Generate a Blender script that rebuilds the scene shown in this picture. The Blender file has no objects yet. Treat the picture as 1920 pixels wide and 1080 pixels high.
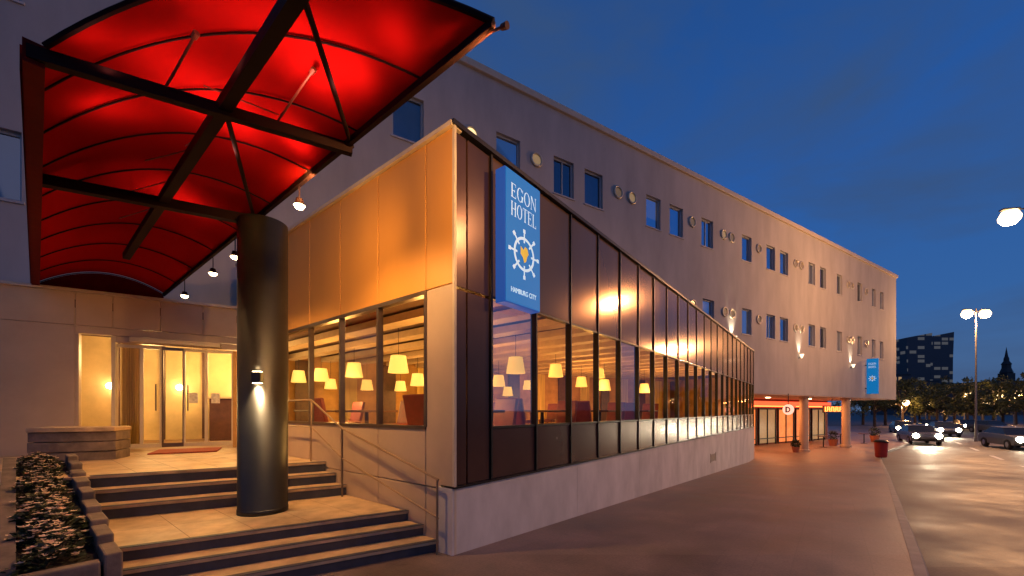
import bpy, bmesh, math, random
from mathutils import Vector, Matrix
random.seed(7)
R=math.radians
scene=bpy.context.scene
COL=scene.collection
CH=1.5; F=747.0; CX=960.0; HY=770.0
dA=Vector((.6262,.7797,0)); nA=Vector((.7797,-.6262,0)); dB=-nA
dM=Vector((.8536,.5209,0)); nM=Vector((-.5209,.8536,0))
UP=Vector((0,0,1))
C0=Vector((-.622,4.15,0)); P0=Vector((-1.42,11.79,0))
AOFF=C0.dot(dA)
def ip(px,py,Z): return Vector(((px-CX)/F*Z, Z, CH+(HY-py)/F*Z))
def sM(px): return (15497/(2184-px)-11.79)/.5209
def sE(px): return (14200/(2184-px)-11.018)/.5209
def M(s,d=0,z=0): return P0+dM*s+nM*d+UP*z
def A(a,b,z=0): return C0+dA*a+dB*b+UP*z
def bF(px): return (3395/(px-30)-4.15)/.6262
def T(off,d,z=0):
    t=(d+10.807-.3397*off)/.9405
    return dA*off+dB*t+UP*z
def g(y): return -.063*(min(max(y,4.15),18.8)-4.15)

# ---------------------------------------------------------------- materials
def newmat(name):
    m=bpy.data.materials.new(name); m.use_nodes=True
    nt=m.node_tree; b=nt.nodes['Principled BSDF']; return m,nt,b
def mat(name,col,rough=.6,metal=0,var=.15,scale=6,bump=0,emit=None,es=0,spec=.5,stretch=None,rvar=0):
    m,nt,b=newmat(name)
    tc=nt.nodes.new('ShaderNodeTexCoord'); mp=nt.nodes.new('ShaderNodeMapping')
    nt.links.new(tc.outputs['Object'],mp.inputs[0])
    if stretch: mp.inputs['Scale'].default_value=stretch
    n=nt.nodes.new('ShaderNodeTexNoise'); n.inputs['Scale'].default_value=scale; n.inputs['Detail'].default_value=6; n.inputs['Roughness'].default_value=.6
    nt.links.new(mp.outputs[0],n.inputs['Vector'])
    r=nt.nodes.new('ShaderNodeValToRGB'); r.color_ramp.elements[0].position=.3; r.color_ramp.elements[1].position=.7
    c=Vector(col)
    r.color_ramp.elements[0].color=(*[max(0,x*(1-var)) for x in c],1); r.color_ramp.elements[1].color=(*[min(1,x*(1+var)) for x in c],1)
    nt.links.new(n.outputs['Fac'],r.inputs[0]); nt.links.new(r.outputs[0],b.inputs['Base Color'])
    b.inputs['Roughness'].default_value=rough; b.inputs['Metallic'].default_value=metal
    b.inputs['Specular IOR Level'].default_value=spec
    if rvar:
        mr=nt.nodes.new('ShaderNodeMapRange'); mr.inputs[1].default_value=.3; mr.inputs[2].default_value=.7
        mr.inputs[3].default_value=max(.03,rough-rvar); mr.inputs[4].default_value=rough+rvar
        n2=nt.nodes.new('ShaderNodeTexNoise'); n2.inputs['Scale'].default_value=scale*.4; n2.inputs['Detail'].default_value=5
        nt.links.new(mp.outputs[0],n2.inputs['Vector'])
        nt.links.new(n2.outputs['Fac'],mr.inputs[0]); nt.links.new(mr.outputs[0],b.inputs['Roughness'])
    if bump:
        bp=nt.nodes.new('ShaderNodeBump'); bp.inputs['Strength'].default_value=bump; bp.inputs['Distance'].default_value=.02
        nt.links.new(n.outputs['Fac'],bp.inputs['Height']); nt.links.new(bp.outputs[0],b.inputs['Normal'])
    if emit: b.inputs['Emission Color'].default_value=(*emit,1); b.inputs['Emission Strength'].default_value=es
    return m
def glassmat(name,tint,refl=.03,gtint=(1,1,1),k=.5):
    m=bpy.data.materials.new(name); m.use_nodes=True; nt=m.node_tree; nt.nodes.clear()
    o=nt.nodes.new('ShaderNodeOutputMaterial'); t=nt.nodes.new('ShaderNodeBsdfTransparent'); t.inputs[0].default_value=(*tint,1)
    gl=nt.nodes.new('ShaderNodeBsdfGlossy'); gl.inputs['Roughness'].default_value=.03; gl.inputs[0].default_value=(*gtint,1)
    mx=nt.nodes.new('ShaderNodeMixShader'); fr=nt.nodes.new('ShaderNodeFresnel'); fr.inputs[0].default_value=1.45
    ad=nt.nodes.new('ShaderNodeMath'); ad.operation='MULTIPLY_ADD'; ad.inputs[1].default_value=k; ad.inputs[2].default_value=refl; ad.use_clamp=True
    nt.links.new(fr.outputs[0],ad.inputs[0]); nt.links.new(ad.outputs[0],mx.inputs[0]); nt.links.new(t.outputs[0],mx.inputs[1]); nt.links.new(gl.outputs[0],mx.inputs[2]); nt.links.new(mx.outputs[0],o.inputs[0])
    return m
MT={}
MT['stucco']=mat('facade_stucco',(.42,.385,.37),.85,var=.13,scale=1.2,bump=.15,stretch=(1,1,.3))
MT['coping']=mat('coping_metal',(.55,.46,.34),.4,var=.1)
MT['cream']=mat('cream_panel',(.50,.37,.25),.5,var=.10,scale=1.5)
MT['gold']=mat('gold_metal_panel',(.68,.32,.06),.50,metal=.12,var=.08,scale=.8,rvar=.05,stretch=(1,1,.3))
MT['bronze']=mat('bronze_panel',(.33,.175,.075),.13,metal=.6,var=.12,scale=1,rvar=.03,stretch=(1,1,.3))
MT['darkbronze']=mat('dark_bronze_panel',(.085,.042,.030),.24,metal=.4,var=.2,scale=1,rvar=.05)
MT['fin']=mat('black_fin',(.02,.017,.015),.35,metal=.5,var=.2)
MT['base']=mat('pale_concrete',(.56,.52,.49),.7,var=.17,scale=2.2,bump=.1,stretch=(1,1,.5),rvar=.1)
MT['black']=mat('black_paint',(.010,.009,.008),.45,var=.3,scale=8,rvar=.08)
MT['steel']=mat('dark_red_steel',(.012,.003,.003),.7,var=.2,spec=.12)
MT['rededge']=mat('red_steel',(.10,.005,.004),.7,var=.15,spec=.08)
MT['rail']=mat('bronze_rail',(.20,.15,.11),.3,metal=.8,var=.1)
MT['prail']=mat('pale_bronze_rail',(.40,.27,.15),.38,metal=.6,var=.1)
MT['armsteel']=mat('arm_steel',(.14,.04,.02),.5,metal=.3,var=.1)
MT['tread']=mat('stone_tread',(.46,.32,.18),.48,var=.32,scale=4,bump=.14,rvar=.14)
MT['riser']=mat('riser_shade_stone',(.045,.047,.06),.55,var=.25,scale=7)  # risers lie in shadow; that shade is put into this dark colour
MT['white']=mat('pale_gold_frame',(.60,.50,.32),.4,var=.05)
MT['winframe']=mat('grey_blue_frame',(.36,.39,.43),.5,var=.05)
MT['blind']=mat('roller_blind',(.24,.27,.30),.7,var=.1,scale=3)
MT['dark']=mat('dark_interior',(.02,.022,.028),.6,var=.3)
MT['ring']=mat('porthole_ring',(.50,.43,.33),.35,metal=.3,var=.1)
MT['lit']=mat('lit_pane',(.8,.6,.3),.5,emit=(1,.72,.34),es=1.3)
MT['halflit']=mat('dim_lit_pane',(.3,.25,.15),.25,emit=(1,.62,.25),es=.22)
MT['portlit']=mat('porthole_pane',(.22,.17,.10),.15,emit=(1,.60,.25),es=.09)
MT['shoplit']=mat('shop_glow',(.4,.2,.1),.5,var=.6,scale=2.5,emit=(1,.24,.05),es=.9)
MT['glass']=glassmat('clear_glass',(.96,.93,.87),.015,k=.35)
MT['bglass']=glassmat('bronze_glass',(.94,.84,.70),.03,k=.40)
MT['wglass']=glassmat('window_glass',(.45,.5,.55),.20,(.75,.85,1),k=.55)
MT['ifloor']=mat('interior_floor',(.22,.11,.05),.4,var=.2)
MT['iceil']=mat('interior_ceiling',(.12,.06,.03),.8,var=.1)
MT['slat']=mat('ceiling_slat',(.58,.42,.25),.6,var=.1)
MT['iwall']=mat('interior_wall',(.50,.27,.08),.8,var=.35,scale=1.5)
MT['lobbywall']=mat('lobby_wall',(.68,.50,.24),.7,var=.2,scale=1.5)
MT['curtain']=mat('yellow_curtain',(.65,.46,.13),.9,var=.3,scale=9,stretch=(1,1,.05))
MT['shade']=mat('lamp_shade',(.85,.7,.4),.8,var=.06,emit=(1,.62,.12),es=1.15)
MT['wood']=mat('dark_wood',(.10,.04,.02),.4,var=.3)
MT['leather']=mat('red_leather',(.20,.025,.015),.45,var=.25)
MT['soil']=mat('soil',(.03,.022,.016),.9,var=.4,scale=20,bump=.5)
MT['planter']=mat('planter_stone',(.17,.125,.095),.8,var=.4,scale=6,bump=.6)
MT['leaf']=mat('leaf_green',(.026,.038,.012),.55,var=.6,scale=15)
MT['flower']=mat('pale_flower',(.72,.52,.36),.6,var=.2)
MT['treeleaf']=mat('tree_leaf',(.06,.075,.02),.6,var=.6,scale=.8)
MT['bark']=mat('bark',(.05,.035,.025),.9,var=.3)
MT['pole']=mat('lamp_pole',(.16,.16,.16),.4,metal=.4)
MT['bulb']=mat('sodium_bulb',(1,.7,.4),.5,emit=(1,.66,.30),es=7)
MT['warmbulb']=mat('warm_bulb',(1,.8,.5),.5,emit=(1,.72,.38),es=30)
MT['head']=mat('headlight',(1,.95,.8),.3,emit=(1,.86,.6),es=60)
MT['tail']=mat('tail_light',(.4,.01,.01),.3,emit=(1,.03,.02),es=4)
MT['tyre']=mat('tyre',(.015,.015,.015),.8)
MT['rim']=mat('rim',(.4,.4,.42),.3,metal=.8)
MT['carglass']=mat('car_glass',(.02,.025,.03),.08,var=.1)
MT['cone']=mat('sconce_glow',(1,.9,.7),.5,emit=(1,.82,.55),es=1.8)
MT['blue']=mat('sign_blue',(.003,.05,.14),.5,var=.05,emit=(.001,.15,.42),es=.92,spec=.2)
MT['sblue']=mat('sign_side_blue',(.01,.03,.14),.5,emit=(.03,.13,.55),es=.5,spec=.2)
MT['letter']=mat('sign_white',(.5,.6,.7),.5,emit=(.55,.80,.95),es=.62)
MT['yellow']=mat('sign_yellow',(.8,.6,.05),.4,emit=(.8,.55,.04),es=.35)
MT['neon']=mat('orange_neon',(1,.2,.05),.4,emit=(1,.16,.03),es=7)
MT['fascia']=mat('red_lit_fascia',(.6,.06,.03),.4,var=.5,scale=1.2,emit=(1,.10,.03),es=1.6)
MT['neonp']=mat('pink_lit_sign',(1,.5,.4),.4,emit=(1,.42,.3),es=1.6)
MT['redbin']=mat('red_plastic',(.30,.02,.015),.4)
MT['marking']=mat('road_paint',(.5,.5,.48),.6,var=.5,scale=8)
MT['kerb']=mat('kerb_stone',(.24,.21,.19),.7,var=.2,scale=4)
MT['paper']=mat('notice_paper',(.6,.55,.45),.7,var=.3,scale=20)
sill_m=mat('window_sill',(.45,.42,.42),.6)
terra=mat('terracotta',(.35,.12,.06),.7)

def groundmat(name,col,slab,rough):
    m,nt,b=newmat(name); L=nt.links.new
    tc=nt.nodes.new('ShaderNodeTexCoord'); mp=nt.nodes.new('ShaderNodeMapping'); mp.inputs['Rotation'].default_value=(0,0,-math.atan2(dA.y,dA.x)); L(tc.outputs['Object'],mp.inputs[0])
    n=nt.nodes.new('ShaderNodeTexNoise'); n.inputs['Scale'].default_value=.55; n.inputs['Detail'].default_value=8; n.inputs['Roughness'].default_value=.68; L(mp.outputs[0],n.inputs['Vector'])
    n2=nt.nodes.new('ShaderNodeTexNoise'); n2.inputs['Scale'].default_value=45; n2.inputs['Detail'].default_value=3; L(mp.outputs[0],n2.inputs['Vector'])
    r=nt.nodes.new('ShaderNodeValToRGB'); c=col
    r.color_ramp.elements[0].position=.36; r.color_ramp.elements[1].position=.64
    r.color_ramp.elements[0].color=(*[x*.5 for x in c],1); r.color_ramp.elements[1].color=(*[x*1.4 for x in c],1); L(n.outputs['Fac'],r.inputs[0])
    mx=nt.nodes.new('ShaderNodeMixRGB'); mx.blend_type='MULTIPLY'; mx.inputs[0].default_value=.5; L(r.outputs[0],mx.inputs[1]); L(n2.outputs['Fac'],mx.inputs[2])
    out=mx
    if slab:
        br=nt.nodes.new('ShaderNodeTexBrick'); br.inputs['Scale'].default_value=1; br.inputs['Mortar Size'].default_value=.004; br.inputs['Brick Width'].default_value=.3; br.inputs['Row Height'].default_value=.3; br.offset=.5
        br.inputs['Color1'].default_value=(1,1,1,1); br.inputs['Color2'].default_value=(.84,.84,.84,1); br.inputs['Mortar'].default_value=(.7,.7,.7,1); L(mp.outputs[0],br.inputs['Vector'])
        m2=nt.nodes.new('ShaderNodeMixRGB'); m2.blend_type='MULTIPLY'; m2.inputs[0].default_value=.6; L(mx.outputs[0],m2.inputs[1]); L(br.outputs['Color'],m2.inputs[2]); out=m2
    L(out.outputs[0],b.inputs['Base Color'])
    mr=nt.nodes.new('ShaderNodeMapRange'); mr.inputs[1].default_value=.35; mr.inputs[2].default_value=.65; mr.inputs[3].default_value=rough-.12; mr.inputs[4].default_value=rough+.14; L(n.outputs['Fac'],mr.inputs[0]); L(mr.outputs[0],b.inputs['Roughness'])
    bp=nt.nodes.new('ShaderNodeBump'); bp.inputs['Strength'].default_value=.3; bp.inputs['Distance'].default_value=.01; L(n2.outputs['Fac'],bp.inputs['Height']); L(bp.outputs[0],b.inputs['Normal'])
    return m
MT['pave']=groundmat('pavement_slabs',(.27,.19,.155),True,.46)
MT['asphalt']=groundmat('asphalt',(.10,.080,.075),False,.60)
m,nt,b=newmat('red_canopy_fabric'); nt.nodes.remove(b)
dfs=nt.nodes.new('ShaderNodeBsdfDiffuse'); trl=nt.nodes.new('ShaderNodeBsdfTranslucent'); ms=nt.nodes.new('ShaderNodeMixShader')
nz=nt.nodes.new('ShaderNodeTexNoise'); nz.inputs['Scale'].default_value=1.2; nz.inputs['Detail'].default_value=5
rp=nt.nodes.new('ShaderNodeValToRGB'); rp.color_ramp.elements[0].color=(.22,.003,.003,1); rp.color_ramp.elements[1].color=(.42,.008,.006,1)
nt.links.new(nz.outputs['Fac'],rp.inputs[0]); nt.links.new(rp.outputs[0],dfs.inputs[0]); nt.links.new(rp.outputs[0],trl.inputs[0])
ms.inputs[0].default_value=.12; nt.links.new(dfs.outputs[0],ms.inputs[1]); nt.links.new(trl.outputs[0],ms.inputs[2])
nt.links.new(ms.outputs[0],nt.nodes['Material Output'].inputs[0]); MT['fabric']=m
def towermat(name,base,lit,sx,sz,frac,es=1.0):
    m,nt,b=newmat(name); L=nt.links.new
    tc=nt.nodes.new('ShaderNodeTexCoord'); sp=nt.nodes.new('ShaderNodeSeparateXYZ'); L(tc.outputs['Object'],sp.inputs[0])
    ad=nt.nodes.new('ShaderNodeMath'); ad.operation='ADD'; L(sp.outputs[0],ad.inputs[0]); L(sp.outputs[1],ad.inputs[1])
    cb=nt.nodes.new('ShaderNodeCombineXYZ'); L(ad.outputs[0],cb.inputs[0]); L(sp.outputs[2],cb.inputs[1])
    br=nt.nodes.new('ShaderNodeTexBrick'); br.offset=0; br.inputs['Scale'].default_value=1; br.inputs['Brick Width'].default_value=sx; br.inputs['Row Height'].default_value=sz; br.inputs['Mortar Size'].default_value=sz*.18
    br.inputs['Color1'].default_value=(0,0,0,1); br.inputs['Color2'].default_value=(1,1,1,1); br.inputs['Mortar'].default_value=(0,0,0,1); br.inputs['Bias'].default_value=0
    L(cb.outputs[0],br.inputs['Vector'])
    gt=nt.nodes.new('ShaderNodeMath'); gt.operation='GREATER_THAN'; gt.inputs[1].default_value=1-frac; L(br.outputs['Color'],gt.inputs[0])
    ml=nt.nodes.new('ShaderNodeMath'); ml.operation='MULTIPLY'; ml.inputs[1].default_value=es; L(gt.outputs[0],ml.inputs[0])
    b.inputs['Base Color'].default_value=(*base,1); b.inputs['Roughness'].default_value=.5
    b.inputs['Emission Color'].default_value=(*lit,1); L(ml.outputs[0],b.inputs['Emission Strength']); return m
MT['tower']=towermat('tower_glass_facade',(.045,.05,.07),(.8,.8,.8),6.6,3.6,.35,.07)
MT['city']=towermat('city_facade',(.05,.05,.065),(1,.6,.25),3,3.2,.25,.35)

# ---------------------------------------------------------------- mesh helpers
class MB:
    def __init__(s): s.v=[]; s.f=[]
    def poly(s,pts,flip=False):
        i=len(s.v); s.v+= [tuple(p) for p in pts]; f=list(range(i,i+len(pts))); s.f.append(f[::-1] if flip else f); return s
    def prism(s,pts,z0,z1):
        n=len(pts); i=len(s.v)
        for z in (z0,z1):
            for p in pts:
                zz=z(p) if callable(z) else z
                s.v.append((p[0],p[1],zz))
        s.f.append(list(range(i+n-1,i-1,-1))); s.f.append(list(range(i+n,i+2*n)))
        for k in range(n):
            j=(k+1)%n; s.f.append([i+k,i+j,i+n+j,i+n+k])
        return s
    def box(s,O,U,V,W):
        i=len(s.v)
        for a in (0,1):
            for b_ in (0,1):
                for c in (0,1): s.v.append(tuple(O+U*a+V*b_+W*c))
        for f in ((0,1,3,2),(4,6,7,5),(0,4,5,1),(2,3,7,6),(0,2,6,4),(1,5,7,3)): s.f.append([i+k for k in f])
        return s
    def cbox(s,c,u,v,w,U=Vector((1,0,0)),V=Vector((0,1,0)),W=UP):
        return s.box(c-U*u/2-V*v/2-W*w/2,U*u,V*v,W*w)
    def bar(s,p,q,w,h,up=UP):
        d=(q-p); n=d.normalized(); x=n.cross(up).normalized(); y=x.cross(n).normalized()
        return s.box(p-x*w/2-y*h/2,x*w,y*h,d)
    def tube(s,p,q,r0,r1=None,n=10):
        r1=r0 if r1 is None else r1
        d=(q-p).normalized(); x=d.cross(UP)
        if x.length<1e-4: x=Vector((1,0,0))
        x.normalize(); y=d.cross(x); i=len(s.v)
        for c,r in ((p,r0),(q,r1)):
            for k in range(n):
                a=2*math.pi*k/n; s.v.append(tuple(c+x*math.cos(a)*r+y*math.sin(a)*r))
        for k in range(n):
            j=(k+1)%n; s.f.append([i+k,i+j,i+n+j,i+n+k])
        s.f.append(list(range(i+n-1,i-1,-1))); s.f.append(list(range(i+n,i+2*n))); return s
    def path(s,pts,r,n=8):
        for a,b_ in zip(pts[:-1],pts[1:]): s.tube(a,b_,r,n=n)
        return s
    def lathe(s,c,prof,n=24,axis=UP):
        x=axis.orthogonal().normalized() if abs(axis.z)<.9 else Vector((1,0,0)); y=axis.cross(x).normalized(); i=len(s.v)
        for (r,z) in prof:
            for k in range(n):
                a=2*math.pi*k/n; s.v.append(tuple(c+axis*z+x*math.cos(a)*r+y*math.sin(a)*r))
        for m_ in range(len(prof)-1):
            for k in range(n):
                j=(k+1)%n; s.f.append([i+m_*n+k,i+m_*n+j,i+(m_+1)*n+j,i+(m_+1)*n+k])
        return s
    def build(s,name,mt,parent=None,smooth=False,bevel=0,origin=None):
        me=bpy.data.meshes.new(name); o0=origin or Vector((0,0,0))
        if parent is not None and origin is None: o0=parent.matrix_basis.translation
        vv=[(x-o0.x,y-o0.y,z-o0.z) for x,y,z in s.v]
        me.from_pydata(vv,[],s.f)
        bm=bmesh.new(); bm.from_mesh(me); bmesh.ops.recalc_face_normals(bm,faces=bm.faces); bm.to_mesh(me); bm.free()
        me.materials.append(MT[mt] if isinstance(mt,str) else mt)
        if smooth:
            for p in me.polygons: p.use_smooth=True
        o=bpy.data.objects.new(name,me); COL.objects.link(o)
        if parent is not None: o.parent=parent
        else: o.location=o0
        if bevel:
            b_=o.modifiers.new('bevel','BEVEL'); b_.width=bevel; b_.segments=2; b_.limit_method='ANGLE'
        return o
def thing(name,label,cat,loc=(0,0,0),group=None):
    o=bpy.data.objects.new(name,None); COL.objects.link(o); o.location=loc; o.empty_display_size=.2
    o['label']=label; o['category']=cat
    if group: o['group']=group
    return o
def struct(o): o['kind']='structure'; return o
def copytree(src,loc,rz=None,label=None):
    r=src.copy(); COL.objects.link(r); r.location=loc
    if rz is not None: r.rotation_euler=(0,0,rz)
    if label: r['label']=label
    for ch in list(src.children):
        c=ch.copy(); COL.objects.link(c); c.parent=r
        for gg in list(ch.children):
            d=gg.copy(); COL.objects.link(d); d.parent=c
    return r
def wall_grid(O,U,Nin,s0,s1,z0,z1,holes,depth,mb):
    ss=sorted({s0,s1,*[h[0] for h in holes],*[h[1] for h in holes]}); zs=sorted({z0,z1,*[h[2] for h in holes],*[h[3] for h in holes]})
    ss=[x for x in ss if s0-1e-6<=x<=s1+1e-6]; zs=[x for x in zs if z0-1e-6<=x<=z1+1e-6]
    def P(s,z,d=0): return O+U*s+Nin*d+UP*z
    for a,b_ in zip(ss[:-1],ss[1:]):
        for c,d in zip(zs[:-1],zs[1:]):
            mx,mz=(a+b_)/2,(c+d)/2
            if any(h[0]<mx<h[1] and h[2]<mz<h[3] for h in holes): continue
            mb.poly([P(a,c),P(b_,c),P(b_,d),P(a,d)])
    for h in holes:
        a,b_,c,d=h
        mb.poly([P(a,c),P(b_,c),P(b_,c,depth),P(a,c,depth)]); mb.poly([P(a,d),P(a,d,depth),P(b_,d,depth),P(b_,d)])
        mb.poly([P(a,c),P(a,c,depth),P(a,d,depth),P(a,d)]); mb.poly([P(b_,c),P(b_,d),P(b_,d,depth),P(b_,c,depth)])
def light(kind,loc,energy,col,size=.1,target=None,spot=None,blend=.5):
    l=bpy.data.lights.new('lamp_light',kind); l.energy=energy; l.color=col
    if kind=='AREA': l.size=size
    elif kind!='SUN': l.shadow_soft_size=size
    if kind=='SPOT': l.spot_size=R(spot or 60); l.spot_blend=blend
    o=bpy.data.objects.new('lamp_light',l); COL.objects.link(o); o.location=loc
    if target is not None:
        d=Vector(target)-Vector(loc); o.rotation_euler=d.to_track_quat('-Z','Y').to_euler()
    return o

# ---------------------------------------------------------------- ground
mb=MB()
ys=[-60,4.15,18.8,60,300,3000]
for a,b_ in zip(ys[:-1],ys[1:]):
    mb.poly([(-1500,a,g(a)-.13),(3500,a,g(a)-.13),(3500,b_,g(b_)-.13),(-1500,b_,g(b_)-.13)])
struct(mb.build('road','asphalt'))
K=[(-3.3,-4.2),(3.79,3.61),(4.28,4.15),(12.85,13.6),(17.5,18.8),(20.9,22.6),(31.2,31.0),(33.9,34),(60,62)]
def kx(y):
    for (x0,y0),(x1,y1) in zip(K[:-1],K[1:]):
        if y0<=y<=y1: return x0+(x1-x0)*(y-y0)/(y1-y0)
mb=MB(); kb=MB()
yy=[-4.2,3.61,4.15,13.6,18.8,22.6,31,34,62]
for a,b_ in zip(yy[:-1],yy[1:]):
    xa,xb=kx(a),kx(b_)
    mb.poly([(-60,a,g(a)),(xa-.14,a,g(a)),(xb-.14,b_,g(b_)),(-60,b_,g(b_))])
    i=len(kb.v)
    for (x,y) in ((xa,a),(xb,b_)):
        kb.v+=[(x-.14,y,g(y)-.13),(x-.14,y,g(y)+.004),(x-.02,y,g(y)+.004),(x,y,g(y)-.02),(x,y,g(y)-.13)]
    for k in range(4): kb.f.append([i+k,i+k+1,i+5+k+1,i+5+k])
struct(mb.build('pavement','pave')); struct(kb.build('kerb','kerb'))
mb=MB()
rd=Vector((.671,.741,0)); rn=Vector((.741,-.671,0))
for off in (4.6,8.4,12.2):
    for k in range(12):
        p=Vector((kx(6),6,0))+rn*off+rd*(k*6.5-2); q=p+rd*2.6
        if k*6.5>60: continue
        mb.poly([(p+rn*.09)+UP*(g(p.y)-.126),(p-rn*.09)+UP*(g(p.y)-.126),(q-rn*.09)+UP*(g(q.y)-.126),(q+rn*.09)+UP*(g(q.y)-.126)])
struct(mb.build('road_markings','marking'))

# ---------------------------------------------------------------- main long building
hotel=thing('hotel_building','long pale hotel block with two rows of small windows and round portholes','building',M(0,0,0))
SL,SR=-16.0,sM(1680); SX=sM(1413); TOP=CH+10.45; BOT=CH+.9
r1=CH+8.04; r2=CH+4.42; WW=.44; WH=.63
row1=[765,953,1057,1113,1225,1268,1326,1400,1445,1470,1522,1543,1574,1612,1638,1653]
row2=[1328,1400,1445,1470,1522,1543,1574,1612,1638,1653]
wins=[(sM(p),r1) for p in row1]+[(sM(p),r2) for p in row2]+[(sM(40)-WW,r2),(sM(40)-WW,r1),(sM(40)-WW-1.9,r2)]
holes=[]
for s,z in wins:
    w=WW if s<sM(1500) else WW*.92
    if s>sM(1630): w=.36
    holes.append((s-w,s+w,z-WH,z+WH))
w1=MB()
wall_grid(P0,dM,nM,SL,SR,BOT+1.2,TOP-.22,holes,.22,w1)
wall_grid(P0,dM,nM,SX,SR,BOT,BOT+1.2,[],.2,w1)
w1.poly([M(SR,0,BOT),M(SR,12,BOT),M(SR,12,TOP-.22),M(SR,0,TOP-.22)])
w1.poly([M(SL,0,3),M(SL,12,3),M(SL,12,TOP-.22),M(SL,0,TOP-.22)])
w1.poly([M(SL,12,3),M(SR,12,BOT),M(SR,12,TOP-.22),M(SL,12,TOP-.22)])
w1.build('wall','stucco',hotel)
MB().box(M(SL-.05,-.10,TOP-.22),dM*(SR-SL+.15),nM*12.2,UP*.22).build('roof','coping',hotel,bevel=.02)
sof=MB(); sof.box(M(SX,.004,BOT-.06),dM*(SR-SX-.004),nM*11.9,UP*.055); sof.build('soffit',mat('soffit_paint',(.45,.32,.24),.7),hotel)
for i,(a,b_,c,d) in enumerate(holes):
    fr=MB(); t=.055
    rects=[(a,b_,c,c+t),(a,b_,d-t,d),(a,a+t,c+t,d-t),(b_-t,b_,c+t,d-t)]
    if i%4==2: rects.append(((a+b_)/2-.02,(a+b_)/2+.02,c+t,d-t))
    for (x0,x1,y0,y1) in rects:
        fr.box(M(x0,.10,y0),dM*(x1-x0),nM*.06,UP*(y1-y0))
    f=fr.build('window','winframe',hotel)
    MB().poly([M(a+t,.13,c+t),M(b_-t,.13,c+t),M(b_-t,.13,d-t),M(a+t,.13,d-t)]).build('pane','wglass',f,origin=M(0))
    inner='halflit' if i in (4,17) else ('blind' if i in (0,1,3,5,6,9,12,16,20) else 'dark')
    dl_=[1,.75,.5,1,.62,.9][i%6]
    MB().poly([M(a,.218,c),M(b_,.218,c),M(b_,.218,d),M(a,.218,d)]).build('reveal','dark',f,origin=M(0))
    if inner!='dark': MB().poly([M(a,.20,d-(d-c)*dl_),M(b_,.20,d-(d-c)*dl_),M(b_,.20,d),M(a,.20,d)]).build('blind',inner,f,origin=M(0))
    MB().box(M(a-.04,-.035,c-.05),dM*(b_-a+.08),nM*.10,UP*.046).build('sill',sill_m,f,origin=M(0))
ph1=[883,1005,1158,1184,1297,1356,1371,1422,1491,1502,1590,1597,1624]; ph2=[1298,1358,1372,1422,1491,1502,1590,1597,1624]
for k,(lst,z) in enumerate(((ph1,CH+8.27),(ph2,CH+4.65))):
    for px in lst:
        c=M(sM(px),-.03,z); ax=-nM; r=.235
        ring=MB().lathe(c,[(r*.72,-.025),(r*.72,.012),(r*.80,.03),(r,.03),(r*1.04,.0),(r*1.04,-.04)],24,ax).build('porthole','ring',hotel,smooth=True)
        mm='lit' if (px,k)==(883,0) else ('halflit' if px in(1005,1184,1356) else 'portlit')
        pm=MB(); pm.poly([c+ax*(-.012)+(dM*math.cos(q)+UP*math.sin(q))*r*.76 for q in [2*math.pi*j/24 for j in range(24)]]); pm.build('pane',mm,ring,origin=M(0))
gz=g(30)
for px,lab in ((1520,'round lit column under the overhang, nearer one'),(1598,'round pale column near the far corner of the overhang')):
    s=sM(px); c=M(s,.35,0)
    MB().lathe(c,[(.0,gz),(.30,gz),(.30,gz+.12),(.23,gz+.14),(.23,BOT-.2),(.28,BOT-.12),(.28,BOT-.06)],24).build('column','cream',hotel,smooth=False)['label']=lab
GW=SR-.6
rec=MB(); rec.poly([M(SX,4.2,gz-.1),M(GW,4.2,gz-.1),M(GW,4.2,BOT-.07),M(SX,4.2,BOT-.07)]); rec.poly([M(SX+.02,0,gz-.1),M(SX+.02,4.2,gz-.1),M(SX+.02,4.2,BOT-.07),M(SX+.02,0,BOT-.07)]); rec.build('ground_floor_wall',mat('shop_wall',(.16,.05,.03),.7,var=.4),hotel)
for k in range(7):
    s0=SX+.5+k*2.7
    fm=MB()
    for (x0,x1,z0,z1) in ((s0,s0+.08,gz,gz+2.6),(s0+2.3,s0+2.38,gz,gz+2.6),(s0+.08,s0+2.3,gz+2.52,gz+2.6),(s0+1.15,s0+1.22,gz,gz+2.52),(s0+.08,s0+2.3,gz+.4,gz+.46)):
        fm.box(M(x0,4.08,z0),dM*(x1-x0),nM*.08,UP*(z1-z0))
    f=fm.build('shop_window','fin',hotel)
    MB().poly([M(s0+.08,4.14,gz+.1),M(s0+2.3,4.14,gz+.1),M(s0+2.3,4.14,gz+2.5),M(s0+.08,4.14,gz+2.5)]).build('pane','shoplit' if k%3 else 'halflit',f,origin=M(0))
MB().box(M(SX+.3,3.88,gz+2.68),dM*(GW-SX-.5),nM*.18,UP*.42).build('shop_fascia','fascia',hotel,bevel=.01)
for k in range(3): MB().box(M(SX+1.5+k*6,3.84,gz+2.72),dM*4.4,nM*.03,UP*.05).build('neon_strip','neon',hotel)
for k,ss in enumerate((SX+1.5,SX+5.5,SX+11,SX+17.5)):
    light('AREA',M(ss,1.6,BOT-.2),110,(1,.34,.10),.6,M(ss,1.6,-2))
    t=thing('soffit_light','round warm soffit light under the overhang, %s from the glass pavilion'%['first','second','third','fourth'][k],'ceiling light',M(ss,2,BOT-.06))
    MB().lathe(M(ss,2,BOT-.10),[(.0,0),(.13,0),(.15,.035)],16).build('diffuser','warmbulb',t); MB().lathe(M(ss,2,BOT-.09),[(.151,.0),(.19,.0),(.19,.025)],16).build('trim','fin',t)

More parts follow.
